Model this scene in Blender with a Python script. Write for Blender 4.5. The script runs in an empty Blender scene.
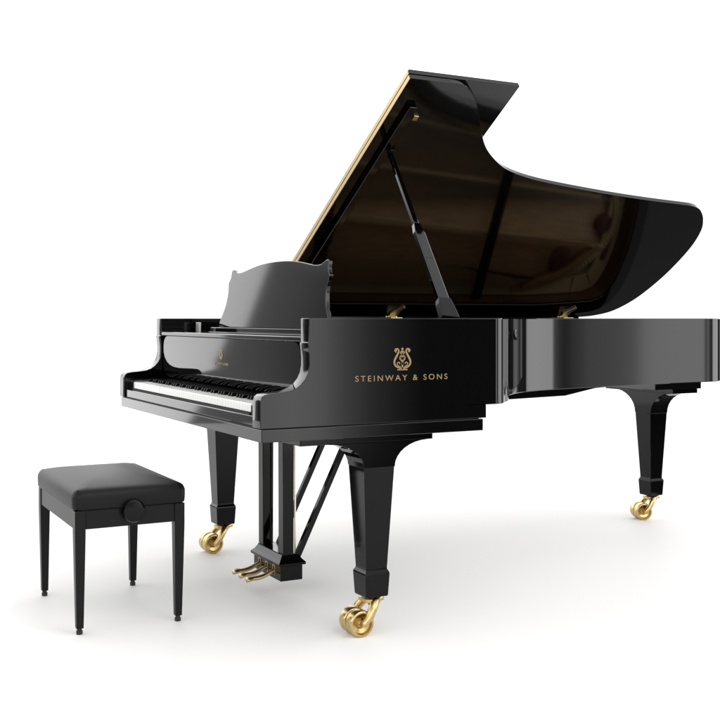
import bpy, bmesh, math, random
from mathutils import Vector, Matrix
random.seed(4)
sc = bpy.context.scene
COL = sc.collection
rad = math.radians

# ------------------------------------------------------------------ materials
def mat(name, col, rough=0.5, metal=0.0, spec=0.5, bump=0.0, bscale=300.0, rvar=0.0, detail=4.0, cvar=0.0, stretch=None):
    m = bpy.data.materials.new(name); m.use_nodes = True
    nt = m.node_tree; b = nt.nodes["Principled BSDF"]
    b.inputs["Base Color"].default_value = (*col, 1)
    b.inputs["Roughness"].default_value = rough
    b.inputs["Metallic"].default_value = metal
    b.inputs["Specular IOR Level"].default_value = spec
    if bump or rvar or cvar:
        tc = nt.nodes.new("ShaderNodeTexCoord"); mp = nt.nodes.new("ShaderNodeMapping")
        if stretch: mp.inputs["Scale"].default_value = stretch
        n = nt.nodes.new("ShaderNodeTexNoise"); n.inputs["Scale"].default_value = bscale; n.inputs["Detail"].default_value = detail
        nt.links.new(tc.outputs["Object"], mp.inputs["Vector"]); nt.links.new(mp.outputs["Vector"], n.inputs["Vector"])
        if bump:
            bp = nt.nodes.new("ShaderNodeBump"); bp.inputs["Strength"].default_value = bump; bp.inputs["Distance"].default_value = 0.001
            nt.links.new(n.outputs["Fac"], bp.inputs["Height"]); nt.links.new(bp.outputs["Normal"], b.inputs["Normal"])
        if rvar:
            mr = nt.nodes.new("ShaderNodeMapRange"); mr.inputs["To Min"].default_value = max(0, rough - rvar); mr.inputs["To Max"].default_value = rough + rvar
            nt.links.new(n.outputs["Fac"], mr.inputs["Value"]); nt.links.new(mr.outputs["Result"], b.inputs["Roughness"])
        if cvar:
            r = nt.nodes.new("ShaderNodeValToRGB")
            r.color_ramp.elements[0].color = (*[c * (1 - cvar) for c in col], 1); r.color_ramp.elements[0].position = .3
            r.color_ramp.elements[1].color = (*[min(1, c * (1 + cvar)) for c in col], 1); r.color_ramp.elements[1].position = .7
            nt.links.new(n.outputs["Fac"], r.inputs["Fac"]); nt.links.new(r.outputs["Color"], b.inputs["Base Color"])
    return m

LACQ = mat("black_lacquer", (.0012, .0012, .0012), .045, spec=.5)
LACQ3 = mat("black_lacquer_leg", (.0012, .0012, .0012), .06, spec=.2)
LACQ2 = mat("black_lacquer_lid_inside", (.0014, .0011, .0009), .07, spec=.5)
SATIN = mat("satin_black_wood", (.0028, .0028, .0028), .36, spec=.2, bump=.05, bscale=90, stretch=(1, 1, .1))
LEATH = mat("black_leather", (.006, .006, .0062), .42, spec=.17, bump=.4, bscale=260, detail=8, rvar=.04)
IVORY = mat("white_key_plastic", (.70, .70, .68), .22)
EBONY = mat("black_key", (.0025, .0025, .0025), .35, spec=.06)
BRASS = mat("polished_brass", (.55, .41, .19), .27, metal=1, rvar=.09, bscale=55, cvar=.12)
BRASSD = mat("brushed_brass", (.50, .385, .215), .36, metal=1, rvar=.06, bscale=60)
PBRASS = mat("pale_brass_rod", (.80, .72, .50), .32, metal=1)
NICKEL = mat("nickel", (.75, .74, .70), .4, metal=.8)
GOLDP = mat("bronze_iron_plate", (.54, .40, .21), .45, metal=.25, bump=.1, bscale=120)
SPRUCE = mat("soundboard_wood", (.60, .40, .22), .35, cvar=.25, bscale=9, stretch=(1, 14, 1))
WOODR = mat("inner_rim_wood", (.05, .02, .008), .3, cvar=.3, bscale=8, stretch=(1, 1, 14))
MAPLE = mat("bridge_wood", (.22, .11, .04), .4, cvar=.2, bscale=20)
STEEL = mat("string_steel", (.62, .6, .56), .3, metal=1)
COPPER = mat("copper_wound_string", (.6, .3, .15), .35, metal=1)
RED = mat("red_felt", (.13, .02, .02), .95, bump=.4, bscale=500)
DKRED = mat("dark_red_lacquer", (.10, .025, .02), .4)
RUBBER = mat("black_rubber", (.012, .012, .012), .7)
GILT = mat("gilt_inlay", (.27, .185, .085), .45, metal=.15)
GILTF = mat("gilt_inlay_fine", (.36, .28, .16), .5, metal=.0)
FLOORM = mat("white_studio_floor", (.835, .828, .822), .6, spec=.2)

# ------------------------------------------------------------------ mesh helpers
def mk(name, bm, m, parent=None, smooth=35, bevel=0.0, seg=2, wn=False):
    bmesh.ops.recalc_face_normals(bm, faces=bm.faces)
    me = bpy.data.meshes.new(name); bm.to_mesh(me); bm.free()
    me.materials.append(m)
    o = bpy.data.objects.new(name, me); COL.objects.link(o)
    if parent: o.parent = parent
    if not bevel:
        for p in me.polygons: p.use_smooth = True
        me.set_sharp_from_angle(angle=rad(smooth))
        if wn:
            for p in me.polygons: p.use_smooth = abs(p.normal.y) < .95
    if bevel:
        b = o.modifiers.new("bevel", "BEVEL"); b.width = bevel; b.segments = seg; b.limit_method = 'ANGLE'; b.angle_limit = rad(40); b.harden_normals = False
    return o
def nb(): return bmesh.new()
def box(bm, x0, x1, y0, y1, z0, z1, M=None):
    vs = [bm.verts.new((x, y, z)) for x in (x0, x1) for y in (y0, y1) for z in (z0, z1)]
    if M:
        for v in vs: v.co = M @ v.co
    for f in ((0,1,3,2),(4,6,7,5),(0,4,5,1),(2,3,7,6),(0,2,6,4),(1,5,7,3)): bm.faces.new([vs[i] for i in f])
    return vs
def prism(bm, pts, a, b, plane='XY', M=None):
    """closed outline extruded between a and b along the remaining axis"""
    def P(p, w):
        v = {'XY': (p[0], p[1], w), 'XZ': (p[0], w, p[1]), 'YZ': (w, p[0], p[1])}[plane]
        v = Vector(v); return M @ v if M else v
    A = [bm.verts.new(P(p, a)) for p in pts]; B = [bm.verts.new(P(p, b)) for p in pts]
    n = len(pts)
    bm.faces.new(A); bm.faces.new(list(reversed(B)))
    for i in range(n): bm.faces.new((A[i], A[(i+1) % n], B[(i+1) % n], B[i]))
def frustum(bm, cx, cy, sections):
    """square sections: (z, halfx, halfy)"""
    R = []
    for z, hx, hy in sections:
        R.append([bm.verts.new((cx + sx*hx, cy + sy*hy, z)) for sx, sy in ((-1,-1),(1,-1),(1,1),(-1,1))])
    for a, b in zip(R, R[1:]):
        for i in range(4): bm.faces.new((a[i], a[(i+1) % 4], b[(i+1) % 4], b[i]))
    bm.faces.new(R[0]); bm.faces.new(list(reversed(R[-1])))
def lathe(bm, prof, M, n=32, cap=True):
    """profile (axial, radius) round local Z"""
    R = []
    for a, r in prof:
        R.append([bm.verts.new(M @ Vector((r*math.cos(2*math.pi*i/n), r*math.sin(2*math.pi*i/n), a))) for i in range(n)])
    for p, q in zip(R, R[1:]):
        for i in range(n): bm.faces.new((p[i], p[(i+1) % n], q[(i+1) % n], q[i]))
    if cap:
        bm.faces.new(R[0]); bm.faces.new(list(reversed(R[-1])))
def frame(p, q, up=Vector((0, 0, 1))):
    d = (q - p).normalized()
    if abs(d.dot(up)) > .99: up = Vector((1, 0, 0))
    x = up.cross(d).normalized(); y = d.cross(x)
    return Matrix(((x.x, y.x, d.x, p.x), (x.y, y.y, d.y, p.y), (x.z, y.z, d.z, p.z), (0, 0, 0, 1)))
def rod(bm, p, q, r, n=12, r2=None):
    p, q = Vector(p), Vector(q); lathe(bm, [(0, r), ((q-p).length, r if r2 is None else r2)], frame(p, q), n)
def tube(bm, pts, rads, n=12, flat=1.0):
    """swept tube through points"""
    pts = [Vector(p) for p in pts]; R = []
    for i, p in enumerate(pts):
        d = (pts[min(i+1, len(pts)-1)] - pts[max(i-1, 0)]).normalized()
        up = Vector((0, 1, 0)) if abs(d.y) < .9 else Vector((0, 0, 1))
        x = up.cross(d).normalized(); y = d.cross(x); r = rads[i] if isinstance(rads, (list, tuple)) else rads
        R.append([bm.verts.new(p + x*r*math.cos(2*math.pi*k/n)*flat + y*r*math.sin(2*math.pi*k/n)) for k in range(n)])
    for a, b in zip(R, R[1:]):
        for i in range(n): bm.faces.new((a[i], a[(i+1) % n], b[(i+1) % n], b[i]))
    bm.faces.new(R[0]); bm.faces.new(list(reversed(R[-1])))
def cr(P, n=10):
    P = [Vector(p) for p in P]; r = []
    for i in range(len(P)-1):
        p0, p1, p2, p3 = P[max(i-1, 0)], P[i], P[i+1], P[min(i+2, len(P)-1)]
        for k in range(n):
            t = k/n; r.append(.5*((2*p1)+(-p0+p2)*t+(2*p0-5*p1+4*p2-p3)*t*t+(-p0+3*p1-3*p2+p3)*t**3))
    r.append(P[-1]); return r
def thing(name, label, cat, loc=(0, 0, 0)):
    o = bpy.data.objects.new(name, None); COL.objects.link(o); o.location = loc
    o.empty_display_size = .1; o['label'] = label; o['category'] = cat; return o

# ------------------------------------------------------------------ the plan outline of case and lid
W = 1.5837; TOP = 1.0415
def lid_outline():
    front = [(.75, 0), (.80, 0), (.86, .0), (.910, .009), (.955, .041), (.995, .080), (1.06, .168), (1.150, .290), (1.226, .362), (1.321, .425), (1.41, .4605), (1.50, .484)]
    pts = cr([(x, y) for x, y in front], 8)[:-1]
    key = [(1.5, .20), (1.6, .152), (1.7, .131), (1.9, .113), (2.1, .090), (2.3, .064), (2.46, .055)]
    x, y = 1.5, .484
    while x < 2.46:
        pts.append(Vector((x, y)))
        for (a, s), (b, t) in zip(key, key[1:]):
            if a <= x < b: sl = s + (t-s)*(x-a)/(b-a)
        x += .02; y += .02*sl
    tail = [(2.47, y+.001), (2.52, y+.0058), (2.567, y+.0185), (2.618, .636), (2.675, .69), (2.735, .775), (2.783, .909), (2.807, 1.082), (2.808, 1.24), (2.782, 1.40), (2.715, 1.516), (2.61, 1.568), (2.5, W), (2.2, W), (1.6, W), (.80, W)]
    return pts + cr(tail[:-3], 8) + [Vector(p) for p in tail[-3:]]
def offset(pts, d):
    """move an open outline inwards by d"""
    r = []
    for i, p in enumerate(pts):
        t = (pts[min(i+1, len(pts)-1)] - pts[max(i-1, 0)]).normalized()
        r.append(Vector((p.x - t.y*d, p.y + t.x*d)))
    return r
LO = lid_outline()
def rim_line(d):
    """case outline: lid outline pulled in a little beyond the straight treble side, then by d"""
    r = []; 
    for i, p in enumerate(LO):
        t = (LO[min(i+1, len(LO)-1)] - LO[max(i-1, 0)]).normalized()
        k = min(1, max(0, (p.x - .86)/.10)) if p.y < .8 else min(1, max(0, (p.x-2.3)/.2))
        e = .018*k*k*(3-2*k) + d
        r.append(Vector((p.x - t.y*e, p.y + t.x*e)))
    return r

piano = thing("grand_piano", "long glossy black concert grand piano with raised lid on three brass castered legs", "grand piano")

# ---- rim (curved case wall)
def rim():
    o, i = rim_line(0), rim_line(.07); bm = nb()
    c = .0025
    rings = []
    for a, b in zip(o, i):
        n = (a - b).normalized()
        sec = [(a, .748+c), (a, TOP-c), (a - n*c, TOP), (b + n*c, TOP), (b, TOP-c), (b, .748), (a - n*c, .748)]
        rings.append([bm.verts.new((p.x, p.y, z)) for p, z in sec])
    for r, s in zip(rings, rings[1:]):
        for k in range(7): bm.faces.new((r[k], r[(k+1) % 7], s[(k+1) % 7], s[k]))
    bm.faces.new(rings[0]); bm.faces.new(list(reversed(rings[-1])))
    return mk("rim", bm, LACQ, piano, smooth=28)
rim()
# inner veneer lining
def lining():
    a, b = rim_line(.0705), rim_line(.078); bm = nb(); R = []
    for p, q in zip(a, b): R.append([bm.verts.new((v.x, v.y, z)) for v, z in ((p, .90), (p, TOP-.008), (q, TOP-.008), (q, .90))])
    for r, s in zip(R, R[1:]):
        for k in range(4): bm.faces.new((r[k], r[(k+1) % 4], s[(k+1) % 4], s[k]))
    bm.faces.new(R[0]); bm.faces.new(list(reversed(R[-1])))
    mk("rim_lining", bm, WOODR, piano)
lining()

# ---- side panels with the scrolled arms at the keyboard
ARM = [(-.005, .7035), (-.005, .786), (.0, .800), (.010, .8075), (.03, .8105), (.06, .8125), (.094, .817), (.115, .8245), (.132, .836), (.146, .852), (.1555, .872), (.160, .895), (.160, .920), (.158, .943), (.1555, .958), (.1555, .9655), (.159, .9665), (.159, TOP), (.75, TOP), (.75, .748), (.824, .748), (.824, .7035)]
def side(y0, y1):
    bm = nb(); prism(bm, ARM, y0, y1, 'XZ')
    bmesh.ops.recalc_face_normals(bm, faces=bm.faces)
    ed = []
    for e in bm.edges:
        a, b = e.verts
        if abs(a.co.y - b.co.y) > 1e-4:      # cross edge: bevel only sharp ones
            if e.calc_face_angle(0) > rad(40) and abs(a.co.x-.75) > .01: ed.append(e)
        elif abs(a.co.x - .75) < .01 and abs(b.co.x - .75) < .01: pass
        elif min(a.co.x, b.co.x) > .74 and abs(a.co.z-.748) < .001 and abs(b.co.z-.748) < .001: pass
        else: ed.append(e)
    bmesh.ops.bevel(bm, geom=ed, offset=.004, segments=3, profile=.6, affect='EDGES', clamp_overlap=True)
    return mk("side_panel", bm, LACQ, piano, smooth=60, wn=True)
side(0, .062); side(W-.062, W)

# ---- keybed
bm = nb(); box(bm, 0, .812, 0.001, W-.001, .661, .7005); mk("keybed", bm, LACQ, piano, bevel=.002)
bm = nb(); box(bm, .004, .80, .01, W-.01, .7003, .704); mk("keybed_gap", bm, RUBBER, piano)
# keyslip
bm = nb(); box(bm, .002, .016, .064, W-.064, .705, .7375); mk("key_slip", bm, LACQ, piano, bevel=.003, seg=3)
bm = nb(); box(bm, .012, .022, .133, W-.133, .738, .7425); mk("key_slip_gap", bm, RUBBER, piano)  # black strip: the shade of the gap behind the slip, put into colour
for y0, y1 in ((.0635, .1295), (W-.1295, W-.0635)):
    bm = nb(); prism(bm, [(.016, .72), (.016, .768), (.024, .776), (.185, .783), (.185, .72)], y0, y1, 'XZ'); mk("key_block", bm, LACQ, piano, bevel=.003, seg=3)

# ---- keyboard: 52 white, 36 black keys
kb = nb(); box(kb, .03, .25, .131, W-.131, .7045, .742); keyboard = mk("keyboard", kb, SATIN, piano)
n0 = (W - 2*.1315); pw = n0/52
wkm = []
bm = nb()
prism(bm, [(.0185, .745), (.0185, .769), (.0205, .7715), (.21, .7725), (.21, .745)], 0, pw-.0012, 'XZ'); base = mk("white_key", bm, IVORY, keyboard, bevel=.0009)
base.location = (0, .1315+.0003, 0)
for i in range(1, 52):
    c = base.copy(); COL.objects.link(c); c.parent = keyboard; c.location = (0, .1315+.0005+i*pw, 0)
bm = nb()
vs = [(.072, -.0066, .762), (.072, .0066, .762), (.21, .0066, .762), (.21, -.0066, .762), (.081, -.0048, .7835), (.081, .0048, .7835), (.21, .0048, .7835), (.21, -.0048, .7835)]
V = [bm.verts.new(v) for v in vs]
for f in ((0,1,2,3),(7,6,5,4),(0,4,5,1),(1,5,6,2),(2,6,7,3),(3,7,4,0)): bm.faces.new([V[i] for i in f])
bb = mk("black_key", bm, EBONY, keyboard, bevel=.0012)
first = True
for i in range(51):                     # counted from the bass (far, +Y) end: A0
    if (i % 7) in (0, 2, 3, 5, 6):      # A#, C#, D#, F#, G#
        y = W - .1315 - (i+1)*pw
        c = bb if first else bb.copy()
        if not first: COL.objects.link(c); c.parent = keyboard
        first = False; c.location = (0, y, 0)

# ---- fallboard with rounded corners, rail above it
prof = cr([(.1665, .9655), (.1655, .94), (.1655, .905), (.166, .87), (.1665, .835), (.169, .808), (.175, .790)], 5)
def fb():
    bm = nb(); A, B = [], []
    n = len(prof); L = [0]
    for a, b in zip(prof, prof[1:]): L.append(L[-1] + (b-a).length)
    T = L[-1]; r = .055; ny = 40
    for k, p in enumerate(prof):
        d = min(L[k], T - L[k]); ins = 0 if d > r else r - math.sqrt(max(0, r*r - (r-d)**2))
        y0, y1 = .072 + ins, W - .072 - ins
        t = (prof[min(k+1, n-1)] - prof[max(k-1, 0)]).normalized(); nn = Vector((-t.y, t.x)) * -1
        A.append([bm.verts.new((p.x, y0+(y1-y0)*j/ny, p.y)) for j in range(ny+1)])
        B.append([bm.verts.new((p.x+.014, y0+(y1-y0)*j/ny, p.y)) for j in range(ny+1)])
    for G in (A, B):
        for a, b in zip(G, G[1:]):
            for j in range(ny): bm.faces.new((a[j], a[j+1], b[j+1], b[j]))
    for k in range(n-1):
        for j in (0, ny): bm.faces.new((A[k][j], A[k+1][j], B[k+1][j], B[k][j]))
    for k in (0, n-1):
        for j in range(ny): bm.faces.new((A[k][j], A[k][j+1], B[k][j+1], B[k][j]))
    return mk("fallboard", bm, LACQ, piano, smooth=50)
fall = fb()
bm = nb(); box(bm, .215, .235, .063, W-.063, .7425, .968); mk("action_board", bm, SATIN, piano)
bm = nb(); box(bm, .160, .215, .0635, W-.0635, .9665, .984); mk("fallboard_rail", bm, LACQ, piano, bevel=.004, seg=3)
bm = nb(); box(bm, .2155, .66, .0635, W-.0635, .955, .975); mk("music_shelf", bm, SATIN, piano, bevel=.002)
bm = nb(); box(bm, .335, .375, .19, W-.19, .9755, 1.003); box(bm, .30, .335, .19, W-.19, .9755, .985); mk("desk_slide", bm, LACQ, piano, bevel=.002)
bm = nb(); box(bm, .64, .668, .064, W-.064, .9755, 1.028); mk("front_cross_rail", bm, LACQ, piano, bevel=.002)
bm = nb(); box(bm, .297, .306, 1.420, 1.462, .9755, 1.024); mk("metal_plate", bm, NICKEL, piano, bevel=.001)  # small upright nickel plate on the music shelf

# ---- music desk
def desk():
    h = [(.534, 1.004), (.534, 1.02), (.520, 1.045), (.498, 1.075), (.484, 1.105), (.478, 1.14), (.481, 1.17), (.487, 1.192), (.478, 1.205), (.470, 1.217), (.468, 1.238), (.463, 1.2485), (.445, 1.2495), (.425, 1.242), (.40, 1.2355), (.37, 1.2345), (.33, 1.238), (.26, 1.248), (.17, 1.2585), (.08, 1.2635), (0, 1.265)]
    c = W/2; h = [tuple(p) for p in cr(h, 4)]; pts = [(c - a, z) for a, z in h] + [(c + a, z) for a, z in reversed(h[:-1])]
    bm = nb(); sl = math.atan(.032/.215)
    M = Matrix.Translation((.352, 0, 1.004)) @ Matrix.Rotation(sl, 4, 'Y') @ Matrix.Translation((0, 0, -1.004))
    prism(bm, pts, 0, .016, 'YZ', M)
    return mk("music_desk", bm, LACQ, piano, bevel=.003, seg=3, smooth=40)
desk()

# ---- underside
ol = rim_line(.03)
bm = nb(); prism(bm, [(p.x, p.y) for p in ol], .752, .762); mk("light_seal", bm, SATIN, piano)  # added closed black plate, keeps light from leaking through the case
bm = nb(); prism(bm, [(.83, .7), (1.62, .715), (1.78, .742), (1.95, .7515), (.83, .7515)], .57, .68, 'XZ'); mk("underside_beam", bm, LACQ, piano, bevel=.002)
bm = nb(); prism(bm, [(.83, .7), (1.62, .715), (1.9, .742), (2.6, .7515), (.83, .7515)], 1.30, 1.40, 'XZ'); mk("underside_beam", bm, LACQ, piano, bevel=.002)
bm = nb(); box(bm, 2.46, 2.765, .93, 1.50, .6905, .7515); mk("tail_leg_block", bm, LACQ, piano, bevel=.002)
bm = nb(); box(bm, .58, .80, .58, 1.0, .6405, .6605); mk("lyre_mount", bm, LACQ, piano, bevel=.002)

# ---- legs
def arcpts(cx, half, zt, zb, reach):
    """concave flare from leg edge (half, zb) out to (reach, zt)"""
    r = []
    for k in range(9):
        a = math.pi/2*k/8
        r.append((half + (reach-half)*(1-math.cos(a)), zb + (zt-zb)*math.sin(a)))
    return r
def leg(cx, cy, ztop, axis, reach, plate, ang):
    bm = nb()
    frustum(bm, cx, cy, [(.124, .0395, .0395), (.129, .0415, .0415), (.200, .0455, .0455), (.204, .0445, .0445), (.213, .0395, .0395), (.218, .0388, .0388), (.553, .0565, .0565)])
    l = mk("leg", bm, LACQ3, piano, bevel=.0018)
    zp = ztop - .024
    f = arcpts(0, .0575, zp, .553, reach)
    pts = [(x, z) for x, z in f] + [(-x, z) for x, z in reversed(f)]
    bm = nb()
    if axis == 'X': prism(bm, [(cx+x, z) for x, z in pts], cy-.0577, cy+.0577, 'XZ')
    else: prism(bm, [(cy+x, z) for x, z in pts], cx-.0577, cx+.0577, 'YZ')
    mk("leg_bracket", bm, LACQ3, l, bevel=.0015)
    bm = nb(); box(bm, *plate, zp+.0006, ztop-.0006); mk("leg_plate", bm, LACQ3, l, bevel=.002)
    # caster
    bm = nb()
    T = Matrix.Translation((cx, cy, 0)) @ Matrix.Rotation(ang, 4, 'Z')
    lathe(bm, [(.117, .013), (.1175, .024), (.1215, .026), (.1238, .024)], T, 28)
    lathe(bm, [(.092, .011), (.104, .0145), (.1172, .0135)], T, 24)
    wx = -.056; r0 = .0435
    for s in (-1, 1):                     # curved fork arms reach down to the axle ends
        P = [T @ Vector(p) for p in ((.030, s*.010, .116), (.012, s*.018, .1115), (-.006, s*.034, .104), (-.020, s*.045, .088), (-.034, s*.0505, .066), (wx, s*.052, r0))]
        P = [p for p in cr(P, 4)]
        n = len(P); tube(bm, P, [.0115 + .004*math.sin(math.pi*i/(n-1)) for i in range(n)], 12)
        A = T @ Vector((wx, s*.046, r0)); B = T @ Vector((wx, s*.0585, r0)); rod(bm, A, B, .010, 16, .008)
    # top yoke plate with horn
    prism(bm, [(.040, -.014), (.048, 0), (.040, .014), (.010, .027), (-.020, .036), (-.034, .026), (-.036, 0), (-.034, -.026), (-.020, -.036), (.010, -.027)], .106, .117, 'XY', T)
    rod(bm, T @ Vector((wx, -.05, r0)), T @ Vector((wx, .05, r0)), .006, 12)
    cst = mk("caster", bm, BRASS, piano, smooth=45)
    for s in (-1, 1):
        bm = nb()
        A = T @ Vector((wx, s*.004, r0)); B = T @ Vector((wx, s*.047, r0)); M = frame(A, B)
        lathe(bm, [(.004, .010), (.004, .028), (0, .032), (0, r0-.003), (.0015, r0-.001), (.005, r0), (.034, r0), (.0375, r0-.001), (.0395, r0-.0035), (.0395, r0-.008), (.030, r0-.0125), (.026, .018), (.034, .012), (.038, .0095)], M, 40)
        mk("caster_wheel", bm, BRASS, cst, smooth=40)
leg(.437, .107, .6605, 'X', .185, (.150, .640, .048, .20), 0)
leg(.441, 1.512, .6605, 'X', .185, (.150, .640, 1.40, 1.57), 0)
leg(2.690, 1.205, .690, 'Y', .215, (2.60, 2.765, .955, 1.455), rad(-18))

# ---- pedal lyre
yc = .792
bm = nb(); box(bm, .352, .442, .662, .926, .055, .112)
lyre = mk("pedal_lyre", bm, LACQ3, piano, bevel=.002)
bm = nb(); frustum(bm, .397, .794, [(.1125, .054, .141), (.1215, .056, .143), (.1245, .053, .140), (.134, .044, .128), (.150, .034, .119), (.1535, .034, .119)]); mk("lyre_moulding", bm, LACQ3, lyre, bevel=.0015)
for y in (.694, .890):
    bm = nb(); frustum(bm, .388, y, [(.154, .0215, .0225), (.6607, .0235, .0235)]); mk("lyre_post", bm, LACQ3, lyre, bevel=.002)
bm = nb(); prism(bm, [(.715, .154), (.715, .245), (.728, .225), (.765, .1545)], .384, .396, 'YZ'); mk("lyre_gusset", bm, LACQ3, lyre, bevel=.001)
bm = nb(); lathe(bm, [(0, .004), (.002, .003)], Matrix.Translation((.3835, .73, .180)) @ Matrix.Rotation(-math.pi/2, 4, 'Y'), 12); mk("screw", bm, NICKEL, lyre)
bm = nb(); box(bm, .352, .43, .60, .99, .640, .6605); mk("lyre_head", bm, LACQ3, lyre, bevel=.002)
for y in (.722, .792, .862):
    bm = nb()
    P = [(.40, y, .088), (.355, y, .086), (.335, y, .080), (.310, y, .070), (.285, y, .066), (.262, y, .066), (.246, y, .063), (.238, y, .060)]
    Q = cr([Vector(p) for p in P], 4); n = len(Q); R = []
    for i, p in enumerate(Q):
        t = i/(n-1); w = .011 + .008*min(1, max(0, (t-.35)/.4)) ; w *= math.sqrt(max(.02, 1-max(0, (t-.88)/.12)**2)); h = .0085 if t < .93 else .006
        R.append([bm.verts.new((p.x, p.y + w*math.cos(a), p.z + h*math.sin(a))) for a in [2*math.pi*k/12 for k in range(12)]])
    for a, b in zip(R, R[1:]):
        for k in range(12): bm.faces.new((a[k], a[(k+1) % 12], b[(k+1) % 12], b[k]))
    bm.faces.new(R[0]); bm.faces.new(R[-1])
    mk("pedal", bm, BRASSD, lyre, smooth=60)
    bm = nb()
    for (a, b, c, d) in ((-.012, -.0085, .070, .104), (.0085, .012, .070, .104), (-.012, .012, .104, .1075)): box(bm, .349, .3525, y+a, y+b, c, d)
    mk("pedal_slot_frame", bm, BRASSD, lyre)
for y, x in ((.697, .426), (.708, .432), (.79, .432)):
    bm = nb(); rod(bm, (x, y, .15), (x, y, .6607), .0032, 10); mk("pedal_rod", bm, PBRASS, lyre)
for y in (.694, .880):
    bm = nb(); p, q = Vector((.425, y, .120)), Vector((.682, y, .642)); M = frame(p, q, Vector((0, 1, 0)))
    box(bm, -.011, .011, -.0105, .0105, 0, (q-p).length, M); mk("lyre_brace", bm, LACQ3, lyre, bevel=.0015)

# ---- interior
ins = rim_line(.079)
bm = nb(); prism(bm, [(p.x, p.y) for p in ins if p.x > .70] , .895, .905); mk("soundboard", bm, SPRUCE, piano)
def band(d0, d1, z0, z1, name, m, x0=.70, cond=None):
    a, b = rim_line(d0), rim_line(d1); bm = nb(); R = []
    for p, q in zip(a, b):
        if cond and not cond(p): continue
        R.append([bm.verts.new((v.x, v.y, z)) for v, z in ((p, z0), (p, z1), (q, z1), (q, z0))])
    for r, s in zip(R, R[1:]):
        for k in range(4): bm.faces.new((r[k], r[(k+1) % 4], s[(k+1) % 4], s[k]))
    bm.faces.new(R[0]); bm.faces.new(list(reversed(R[-1]))); return bm
bm = band(.083, .175, .93, .942, "", None)
box(bm, .672, .80, .078, W-.078, .93, .942)                      # web above the pin block
for (xa, ya, xb, yb) in ((.76, .30, 1.52, .60), (.76, .55, 2.05, .70), (.76, .82, 2.50, .92), (.76, 1.08, 2.62, 1.20)):
    p, q = Vector((xa, ya, .957)), Vector((xb, yb, .957)); M = frame(p, q); box(bm, -.008, .008, -.018, .008, 0, (q-p).length, M)
# curved web between the hitch pins and the bass side
HP = cr([(1.26, .53), (1.45, .60), (1.75, .655), (2.10, .70), (2.42, .78), (2.60, .90), (2.66, 1.08), (2.60, 1.24), (2.44, 1.36), (2.1, 1.46)], 8)
def ribbon(bm, pts, w, z0, z1):
    L = [Vector(p) for p in pts]; R = []
    for i, p in enumerate(L):
        t = (L[min(i+1, len(L)-1)] - L[max(i-1, 0)]).normalized(); n = Vector((-t.y, t.x))*w/2
        R.append([bm.verts.new((v.x, v.y, z)) for v, z in ((p-n, z0), (p-n, z1), (p+n, z1), (p+n, z0))])
    for r, s in zip(R, R[1:]):
        for k in range(4): bm.faces.new((r[k], r[(k+1) % 4], s[(k+1) % 4], s[k]))
    bm.faces.new(R[0]); bm.faces.new(list(reversed(R[-1])))
ribbon(bm, HP, .035, .944, .952)
prism(bm, [(.80, 1.30), (1.6, 1.33), (2.2, 1.40), (2.42, 1.45), (2.30, W-.176), (.80, W-.176)], .9305, .9415)
mk("iron_plate", bm, GOLDP, piano, bevel=.003)
bm = nb()
L_ = 0
for a_, b_ in zip(HP, HP[1:]):
    n_ = max(1, int((b_-a_).length/.022))
    for k in range(n_):
        p_ = a_.lerp(b_, k/n_); lathe(bm, [(.952, .0045), (.962, .0045), (.964, .003)], Matrix.Translation((p_.x, p_.y, 0)), 6)
o = mk("hitch_pins", bm, STEEL, piano); o['kind'] = 'stuff'
bm = nb(); lathe(bm, [(.905, .075), (.944, .075), (.946, .07)], Matrix.Translation((2.40, 1.30, 0)), 28); mk("plate_rosette", bm, DKRED, piano)
bm = nb(); lathe(bm, [(.905, .05), (.944, .05), (.946, .046)], Matrix.Translation((2.60, 1.08, 0)), 28); mk("plate_rosette", bm, DKRED, piano)
bm = band(.115, .150, .9425, .946, "", None, cond=lambda p: p.y < 1.30 and p.x > .9); mk("felt_strip", bm, RED, piano)
# bridges
BR = cr([(.88, .16), (1.1, .36), (1.35, .56), (1.7, .68), (2.1, .76), (2.42, .84), (2.52, .93)], 8)
BB = cr([(2.15, 1.44), (2.4, 1.36), (2.58, 1.20)], 8)
bm = nb(); ribbon(bm, BR, .03, .905, .955); ribbon(bm, BB, .03, .905, .968); mk("bridge", bm, MAPLE, piano)
def wires(bm, A, B, n, r):
    for i in range(n):
        t = i/(n-1); a = A(t); b = B(t); p, q = Vector(a), Vector(b)
        M = frame(p, q); L = (q-p).length; box(bm, -r, r, -r, r, 0, L, M)
bm = nb()
def bre(t):
    p = BR[min(int(t*(len(BR)-1)), len(BR)-1)]; d = Vector((p.x-.70, .0)); return (p.x+.08, p.y+.0, .957)
wires(bm, lambda t: (.70, .12+.92*t, .957), bre, 150, .0008)
o = mk("steel_strings", bm, STEEL, piano); o['kind'] = 'stuff'
bm = nb(); wires(bm, lambda t: (.70, 1.12+.32*t, .975), lambda t: (2.56-.42*t, 1.17+.27*t, .972) if t > .0 else (2.56, 1.17, .972), 26, .0013); o = mk("copper_strings", bm, COPPER, piano); o['kind'] = 'stuff'
bm = nb()
for i in range(70):
    y = .12 + (W-.26)*i/69
    for k in range(3): lathe(bm, [(0, .0036), (.028, .0036), (.03, .003)], Matrix.Translation((.69+.03*k+.012*(i % 2), y, .942)), 6)
o = mk("tuning_pins", bm, STEEL, piano); o['kind'] = 'stuff'
bm = nb()
for i in range(66):
    y = .22 + 1.22*i/65; x = .84 + .05*i/65
    box(bm, x, x+.075, y-.0055, y+.0055, .978, .992)
o = mk("dampers", bm, SATIN, piano)
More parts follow.
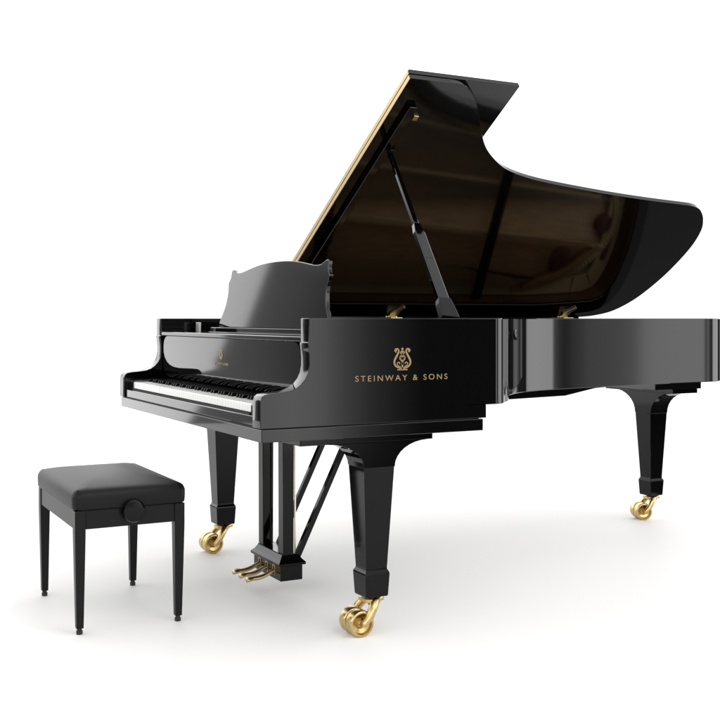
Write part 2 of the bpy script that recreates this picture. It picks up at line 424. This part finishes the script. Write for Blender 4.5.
bm = nb(); box(bm, 1.83, 1.885, .66, W-.082, .985, 1.0); mk("cross_strut", bm, SATIN, piano, bevel=.002)

# ---- lid
TH = rad(32.2); Z0 = TOP + .0065
HM = Matrix.Translation((0, W, Z0)) @ Matrix.Rotation(-TH, 4, 'X') @ Matrix.Translation((0, -W, 0))   # closed plan (x,y,height above seat) -> open
lidpts = [(.671, 0)] + [(p.x, p.y) for p in LO] + [(.671, W)]
bm = nb(); prism(bm, lidpts, 0, .019, 'XY', HM); lid = mk("lid", bm, LACQ2, piano, bevel=.002, smooth=30)
bm = nb(); prism(bm, [(.671, -.004), (1.149, -.004), (1.149, W), (.671, W)], .0205, .039, 'XY', HM); mk("lid_flap", bm, LACQ2, lid, bevel=.0015)
bm = nb(); box(bm, .6685, .6708, .004, W-.003, .0015, .0175, HM); mk("hinge_strip", bm, BRASSD, lid)
bm = nb(); box(bm, .6685, .6708, .001, W-.003, .022, .0375, HM); mk("hinge_strip", bm, BRASSD, lid)
bm = nb(); box(bm, .724, .754, W-1.46, W-.16, -.020, -.0004, HM); mk("lid_batten", bm, LACQ2, lid, bevel=.002)
bm = nb(); box(bm, .768, .79, W-1.41, W-1.385, -.012, -.0004, HM); mk("prop_cup", bm, BRASSD, lid, bevel=.002)
bm = nb(); box(bm, .757, .785, W-1.215, W-1.17, -.012, -.0004, HM); mk("prop_socket", bm, SATIN, lid, bevel=.002)
# ---- prop
P0 = Vector((.712, .055, 1.040)); P1 = HM @ Vector((.772, W-1.19, -.010))
dirv = (P1-P0); L = dirv.length
M = frame(P0, P1, Vector((0, 1, 0)))
bm = nb(); prism(bm, [(-.022, 0), (.022, 0), (.0205, .40), (.012, .445), (-.012, .445), (-.0205, .40)], -.011, .011, 'XZ', M)
prop = mk("lid_prop", bm, LACQ, piano, bevel=.003)
bm = nb(); prism(bm, [(-.0115, .4452), (.0115, .4452), (.0085, L), (-.0085, L)], -.008, .008, 'XZ', M); mk("prop_rod", bm, LACQ, prop, bevel=.003)
bm = nb(); prism(bm, [(-.034, 0), (.034, 0), (.030, .045), (.0235, .085), (-.0235, .085), (-.030, .06)], -.0145, .0145, 'XZ', M); mk("prop_hinge", bm, SATIN, prop, bevel=.003)
bm = nb(); box(bm, -.012, .012, -.0118, .0118, .27, .2745, M); mk("prop_joint", bm, RUBBER, prop)
bm = nb(); box(bm, .68, 2.52, W-.004, W+.010, 1.012, TOP+.0085); mk("slit_blocker", bm, LACQ, piano)  # added strip, blocks the bright slit between rim and lid
# ---- lid hinges at the far side
for hx in (1.345, 2.405):
    bm = nb(); box(bm, hx-.032, hx+.032, W-.062, W-.006, TOP+.0005, TOP+.006)
    rod(bm, (hx-.032, W-.004, TOP+.008), (hx+.032, W-.004, TOP+.008), .006, 14)
    h = mk("lid_hinge", bm, PBRASS, piano, bevel=.001)
    bm = nb(); prism(bm, [(hx-.02, W-.012), (hx-.026, W-.05), (hx-.004, W-.075), (hx+.02, W-.11), (hx+.034, W-.10), (hx+.024, W-.06), (hx+.02, W-.012)], -.009, -.0005, 'XY', HM)
    mk("hinge_leaf", bm, PBRASS, h, bevel=.001)
# ---- lid lock knob in the bend of the case
o1 = rim_line(0); kp = min(o1, key=lambda p: abs(p.x-1.205) + (9 if p.y > 1 else 0)); i = o1.index(kp); t = (o1[i+1]-o1[i-1]).normalized(); nrm = Vector((t.y, -t.x))
p = Vector((kp.x, kp.y, .978)); q = p + Vector((nrm.x, nrm.y, 0))*.022
bm = nb(); lathe(bm, [(-.004, .012), (.004, .012), (.005, .021), (.010, .022), (.013, .018), (.014, .008)], frame(p, q), 28); mk("case_knob", bm, LACQ, piano)

# ---- writing and emblem
def text_mesh(txt, size, name, m, parent, M, spacing=1.0, depth=.0006, wscale=1.0):
    cu = bpy.data.curves.new(name, 'FONT'); cu.body = txt; cu.size = size; cu.space_character = spacing; cu.align_x = 'CENTER'; cu.extrude = depth; cu.offset = 0
    cu.space_word = 1.0
    o = bpy.data.objects.new(name, cu); COL.objects.link(o)
    bpy.context.view_layer.update()
    me = bpy.data.meshes.new_from_object(o); bpy.data.objects.remove(o); bpy.data.curves.remove(cu)
    for v in me.vertices: v.co.x *= wscale
    me.transform(M); me.materials.clear(); me.materials.append(m); me.name = name
    r = bpy.data.objects.new(name, me); COL.objects.link(r); r.parent = parent; return r
def stroke(bm, pts, ws, d=.0006):
    """flat ribbon in local XY, thickness d in local Z"""
    L = [Vector(p) for p in pts]; R = []
    for i, p in enumerate(L):
        t = (L[min(i+1, len(L)-1)] - L[max(i-1, 0)]).normalized(); w = ws[i] if isinstance(ws, list) else ws; n = Vector((-t.y, t.x))*w/2
        R.append([bm.verts.new((v.x, v.y, z)) for v, z in ((p-n, -d), (p-n, d), (p+n, d), (p+n, -d))])
    for r, s in zip(R, R[1:]):
        for k in range(4): bm.faces.new((r[k], r[(k+1) % 4], s[(k+1) % 4], s[k]))
    bm.faces.new(R[0]); bm.faces.new(list(reversed(R[-1])))
def emblem(name, m, parent, M):
    """lyre: about 0.92 wide and 1.0 high, origin at the bottom centre"""
    bm = nb()
    for s in (-1, 1):
        a = cr([(s*x, y) for x, y in ((.33, .80), (.40, .86), (.37, .94), (.26, .955), (.20, .88), (.22, .78), (.30, .64), (.40, .48), (.43, .33), (.36, .20), (.22, .12), (.08, .10))], 6)
        n = len(a); stroke(bm, a, [.05 + .045*math.sin(math.pi*min(1, max(0, (i/n-.25)/.7))) for i in range(n)])
        b = cr([(s*x, y) for x, y in ((.10, .16), (.22, .19), (.28, .27), (.24, .35), (.16, .34), (.15, .27))], 5)
        stroke(bm, b, .045)
        c = cr([(s*x, y) for x, y in ((.04, .42), (.13, .50), (.12, .60), (.04, .66))], 5); stroke(bm, c, .05)
        stroke(bm, [(s*.05, .72), (s*.12, .78), (s*.05, .85)], .05)
    stroke(bm, [(0, .06), (0, .40), (0, .66), (0, .90)], [.07, .10, .08, .06])
    stroke(bm, [(-.27, .025), (.27, .025)], .05); stroke(bm, [(-.15, .06), (.15, .06)], .05)
    stroke(bm, [(-.08, .10), (.08, .10)], .06)
    for (x, y, r) in ((0, .94, .06), (-.33, .89, .045), (.33, .89, .045), (0, .52, .06), (0, .70, .055), (0, .30, .06)):
        lathe(bm, [(-.0006, r), (.0006, r)], Matrix.Translation((x, y, 0)), 14)
    M2 = M
    for v in bm.verts: v.co = M2 @ Vector((v.co.x, v.co.y, v.co.z))
    return mk(name, bm, m, parent)
# local x -> +X, local y -> +Z, local z -> -Y
SM = Matrix(((1, 0, 0, 0), (0, 0, -1, 0), (0, 1, 0, 0), (0, 0, 0, 1)))
def scl(x, y, z=1): return Matrix.Diagonal((x, y, z, 1))
txt = text_mesh("STEINWAY & SONS", .0262, "maker_name", GILT, piano, Matrix.Translation((.494, -.0006, .8395)) @ SM, spacing=1.42, wscale=1.0)
xs = [v.co.x for v in txt.data.vertices]; k = .346/(max(xs)-min(xs)); mid = (max(xs)+min(xs))/2
for v in txt.data.vertices: v.co.x = .494 + (v.co.x-mid)*k
emblem("lyre_emblem", GILT, piano, Matrix.Translation((.494, -.0006, .8725)) @ SM @ scl(.070, .0735))
# fallboard: local x -> -Y (reads from the player's seat), local y -> Z, local z -> -X
FM = Matrix(((0, 0, -1, 0), (-1, 0, 0, 0), (0, 1, 0, 0), (0, 0, 0, 1)))
emblem("fallboard_emblem", GILTF, fall, Matrix.Translation((.1645, .792, .888)) @ FM @ scl(.034, .038))
ft = text_mesh("STEINWAY & SONS", .0135, "fallboard_name", GILTF, fall, Matrix.Translation((.168, .792, .8655)) @ Matrix.Rotation(0, 4, 'Y') @ FM, spacing=1.3)
for v in ft.data.vertices: v.co.x -= .0027

# ------------------------------------------------------------------ bench
bench = thing("piano_bench", "square black leather piano bench with round side knob and four tapered legs", "bench", (-.258, .812, 0))
bx, by = -.258, .812
hx, hy = .187, .297
def bp(n_, bm, m, **k):
    for v in bm.verts: v.co -= Vector((bx, by, 0))
    return mk(n_, bm, m, bench, **k)
def cushion():
    bm = nb(); X0, Y0 = hx+.006, hy+.006; r = .03; n = 22
    def ring(ix, z):
        pts = []; a, b, rr = X0-ix, Y0-ix, max(.004, r-ix*.3)
        for (sx, sy, st) in ((1, 1, 0), (-1, 1, 90), (-1, -1, 180), (1, -1, 270)):
            for k in range(9):
                t = rad(st + 90*k/8); pts.append((bx + sx*(a-rr) + rr*math.cos(t), by + sy*(b-rr) + rr*math.sin(t), z))
        return pts
    lv = [(.010, .4085), (.003, .411), (0, .417), (-.001, .435), (-.0012, .452), (.001, .460), (.0045, .4675), (.010, .4725), (.018, .4765)]
    R = [[bm.verts.new(p) for p in ring(i, z)] for i, z in lv]
    m = len(R[0]); base_ = [v.co.copy() for v in R[-1]]; a_, b_ = X0-.018, Y0-.018
    for k in range(1, 15):
        q = 1 - k/14*.97; row = []
        for c in base_:
            x, y = (c.x-bx)*q, (c.y-by)*q
            row.append(bm.verts.new((bx+x, by+y, .4765 + .0235*(max(0, 1-abs(x/a_)**3.2)*max(0, 1-abs(y/b_)**3.2))**.75)))
        R.append(row)
    for a, b in zip(R, R[1:]):
        for i in range(m): bm.faces.new((a[i], a[(i+1) % m], b[(i+1) % m], b[i]))
    bm.faces.new(R[0]); bm.faces.new(R[-1])
    return bp("seat_cushion", bm, LEATH, smooth=60)
cu = cushion()
for sx in (-1, 1):
    for sy in (-1, 1):
        c_ = rad(45); cx_ = sx*(hx+.006-.03*(1-math.cos(c_))); cy_ = sy*(hy+.006-.03*(1-math.sin(c_)))
        bm = nb(); tube(bm, [(cx_, cy_, .412), (cx_*1.003, cy_*1.002, .44), (cx_, cy_, .458), (cx_-sx*.004, cy_-sy*.004, .468), (cx_-sx*.012, cy_-sy*.012, .4755)], .0016, 8); mk("seam", bm, LEATH, cu)
bm = nb(); t_ = .016; zt, zb = .408, .346
for (x0, x1, y0, y1) in ((-hx+.036, hx-.036, -hy+.003, -hy+.003+t_), (-hx+.036, hx-.036, hy-.003-t_, hy-.003), (-hx+.003, -hx+.003+t_, -hy+.036, hy-.036), (hx-.003-t_, hx-.003, -hy+.036, hy-.036)):
    box(bm, bx+x0, bx+x1, by+y0, by+y1, zb, zt)
box(bm, bx-hx+.02, bx+hx-.02, by-hy+.02, by+hy-.02, .385, .4075)
bp("seat_frame", bm, SATIN, bevel=.0015)
for sx in (-1, 1):
    for sy in (-1, 1):
        bm = nb(); R = []
        for z, w, o in ((.020, .0235, .007), (.335, .0355, 0), (.408, .0355, 0)):
            xa, xb = hx-o-w, hx-o; ya, yb = hy-o-w, hy-o
            R.append([bm.verts.new((bx+sx*x, by+sy*y, z)) for x, y in ((xa, ya), (xb, ya), (xb, yb), (xa, yb))])
        for a, b in zip(R, R[1:]):
            for i in range(4): bm.faces.new((a[i], a[(i+1) % 4], b[(i+1) % 4], b[i]))
        bm.faces.new(R[0]); bm.faces.new(R[-1])
        l = bp("leg", bm, SATIN, bevel=.0018)
        bm = nb(); lathe(bm, [(0, .0095), (.002, .0105), (.012, .0105), (.0125, .008), (.020, .008)], Matrix.Translation((bx+sx*(hx-.007-.0118), by+sy*(hy-.007-.0118), 0)), 20)
        for v in bm.verts: v.co -= Vector((bx, by, 0))
        mk("foot", bm, RUBBER, l)
bm = nb(); M = Matrix.Translation((bx+.004, by-hy+.003, .398)) @ Matrix.Rotation(math.pi/2, 4, 'X')
lathe(bm, [(-.002, .014), (.010, .014), (.0105, .036), (.014, .038), (.026, .038), (.030, .0355), (.031, .031), (.0305, .0005)], M, 48)
bp("adjustment_knob", bm, LACQ3, smooth=35)

# ------------------------------------------------------------------ floor
bm = nb()
CX, CY, fx_, fy_ = -1.2556, -3.0184, .46694, .88429
def cam_pt(x, d): return (CX + x*fy_ + d*fx_, CY - x*fx_ + d*fy_, 0)
pl = [(-4, -1), (0, -1.6), (2.6, -1), (2.9, 1.5), (2.3, 3.5), (2.08, 4.8), (2.06, 5.5), (1.92, 6.05), (1.3, 6.8), (0, 9), (-3, 10), (-6, 8), (-6.5, 4), (-5.5, 1)]
pl = cr([Vector(p) for p in pl + pl[:1]], 10)[:-1]
bm.faces.new([bm.verts.new(cam_pt(*p)) for p in pl])
fl = mk("floor", bm, FLOORM); fl['kind'] = 'structure'

# ------------------------------------------------------------------ camera
FX, FY = .46694, .88429
cam = bpy.data.cameras.new("camera"); co = bpy.data.objects.new("camera", cam); COL.objects.link(co)
co.location = (-1.25561, -3.01837, 1.04)
co.rotation_euler = (rad(90), 0, -math.atan2(FX, FY))
cam.sensor_width = 36; cam.lens = 36*1070/720; cam.shift_y = -41.2/720; cam.clip_end = 200
sc.camera = co

# ------------------------------------------------------------------ studio light
w = bpy.data.worlds.new("World"); sc.world = w; w.use_nodes = True; nt = w.node_tree
N = nt.nodes; Lk = nt.links; bg = N["Background"]
tc = N.new("ShaderNodeTexCoord")
def vdot(v):
    n = N.new("ShaderNodeVectorMath"); n.operation = 'DOT_PRODUCT'; n.inputs[1].default_value = v; Lk.new(tc.outputs["Generated"], n.inputs[0]); return n.outputs["Value"]
def math_(op, a, b=None, c=None):
    n = N.new("ShaderNodeMath"); n.operation = op
    for i, x in enumerate((a, b, c)):
        if x is None: continue
        if isinstance(x, (int, float)): n.inputs[i].default_value = x
        else: Lk.new(x, n.inputs[i])
    return n.outputs[0]
xr, yf, zz = vdot((FY, -FX, 0)), vdot((FX, FY, 0)), vdot((0, 0, 1))
az = math_('MULTIPLY', math_('ARCTAN2', xr, yf), 180/math.pi)
az = math_('ADD', az, math_('MULTIPLY', math_('MAXIMUM', zz, 0), 4.0))
u = math_('MULTIPLY_ADD', az, 1/360, .5)
stops = [(-180, .5), (-100, .3), (-72, 2.3), (-65, 2.3), (-62, .3), (-57, .35), (-53, 1.0), (-50, 2.2), (-42, 2.6), (-36, 1.3), (43, 1.15), (46, .06), (62, .06), (66, 2.3), (78, 3.3), (88, 3.8), (90.5, 2.2), (93.5, .35), (96.5, .7), (98.5, 2.4), (101.5, 2.6), (104, .05), (121.5, .05), (124.5, .6), (127.2, 2.4), (131, 1.8), (140, .9), (180, .5)]
SC = 5.0; LEFTDARK = .17; TOPL = .9; RING = 2.85
cr_ = N.new("ShaderNodeValToRGB"); e = cr_.color_ramp.elements
for i, (a, v) in enumerate(stops):
    el = e[i] if i < 2 else e.new(min(1, (a+180)/360))
    el.position = min(1, (a+180)/360)
for i, (a, v) in enumerate(stops):
    e[i].color = (v/SC, v/SC, v/SC, 1)
Lk.new(u, cr_.inputs["Fac"])
side_l = math_('MULTIPLY', cr_.outputs["Color"], SC)
# bright wall ends sharply on the left: its edge leans a little
edge = math_('MULTIPLY_ADD', math_('POWER', math_('MINIMUM', zz, 0), 2), 210.0, -48.45)
st = N.new("ShaderNodeMapRange"); st.inputs["From Min"].default_value = -.12; st.inputs["From Max"].default_value = .12; st.inputs["To Min"].default_value = LEFTDARK; st.inputs["To Max"].default_value = 1
Lk.new(math_('SUBTRACT', az, edge), st.inputs["Value"]); side_l = math_('MULTIPLY', side_l, math_('MAXIMUM', st.outputs["Result"], math_('LESS_THAN', az, -63.5)))
st2 = N.new("ShaderNodeMapRange"); st2.inputs["From Min"].default_value = 98.3; st2.inputs["From Max"].default_value = 98.6; st2.inputs["To Min"].default_value = .55; st2.inputs["To Max"].default_value = 1
Lk.new(az, st2.inputs["Value"]); side_l = math_('MULTIPLY', side_l, math_('MAXIMUM', st2.outputs["Result"], math_('LESS_THAN', az, 90)))
t0 = N.new("ShaderNodeMapRange"); t0.interpolation_type = 'SMOOTHSTEP'; t0.inputs["From Min"].default_value = .16; t0.inputs["From Max"].default_value = .26; Lk.new(zz, t0.inputs["Value"])
mx0 = N.new("ShaderNodeMix"); mx0.data_type = 'FLOAT'; Lk.new(t0.outputs["Result"], mx0.inputs["Factor"]); Lk.new(side_l, mx0.inputs["A"]); mx0.inputs["B"].default_value = RING; side_l = mx0.outputs["Result"]
t = N.new("ShaderNodeMapRange"); t.interpolation_type = 'SMOOTHSTEP'; t.inputs["From Min"].default_value = .35; t.inputs["From Max"].default_value = .75; Lk.new(zz, t.inputs["Value"])
mx = N.new("ShaderNodeMix"); mx.data_type = 'FLOAT'; Lk.new(t.outputs["Result"], mx.inputs["Factor"]); Lk.new(side_l, mx.inputs["A"]); mx.inputs["B"].default_value = TOPL
A = N.new("ShaderNodeMapRange"); A.interpolation_type = 'SMOOTHSTEP'; A.inputs["From Min"].default_value = 36; A.inputs["From Max"].default_value = 43
A.inputs["To Min"].default_value = -.46; A.inputs["To Max"].default_value = -.18; Lk.new(math_('ABSOLUTE', az), A.inputs["Value"]); AR = math_('MULTIPLY_ADD', math_('GREATER_THAN', az, 112), .045, A.outputs["Result"])
F_ = N.new("ShaderNodeMapRange"); F_.inputs["From Min"].default_value = -.02; F_.inputs["From Max"].default_value = .02; Lk.new(math_('SUBTRACT', zz, AR), F_.inputs["Value"])
m2 = N.new("ShaderNodeMix"); m2.data_type = 'FLOAT'; Lk.new(F_.outputs["Result"], m2.inputs["Factor"]); m2.inputs["A"].default_value = .10; Lk.new(mx.outputs["Result"], m2.inputs["B"])
Lk.new(m2.outputs["Result"], bg.inputs["Strength"]); bg.inputs["Color"].default_value = (1, 1, 1, 1)

def area(name, loc, tgt, sx, sy, power, col=(1, 1, 1)):
    l = bpy.data.lights.new(name, 'AREA'); l.shape = 'RECTANGLE'; l.size = sx; l.size_y = sy; l.energy = power; l.color = col
    o = bpy.data.objects.new(name, l); COL.objects.link(o); o.location = loc
    o.rotation_euler = (Vector(tgt) - Vector(loc)).to_track_quat('-Z', 'Y').to_euler(); return o
C0 = Vector((1.1, .8, 0))
area("overhead_softbox", C0 + Vector((FX, FY, 0))*.9 + Vector((0, 0, 4.6)), C0, 6.5, 5.5, 30, (1, .985, .965))
area("interior_fill", C0 + Vector((FY, -FX, 0))*2.2 - Vector((FX, FY, 0))*3.2 + Vector((0, 0, 4.4)), (1.4, .9, .9), 2.5, 2.0, 55, (1, .98, .95))  # added fill light on the treble side, brightens the open interior

sc.view_settings.view_transform = 'Standard'; sc.view_settings.look = 'None'; sc.view_settings.exposure = 0; sc.view_settings.gamma = 1
sc.render.engine = 'CYCLES'; sc.cycles.max_bounces = 10; sc.cycles.use_denoising = True
sc.render.film_transparent = False
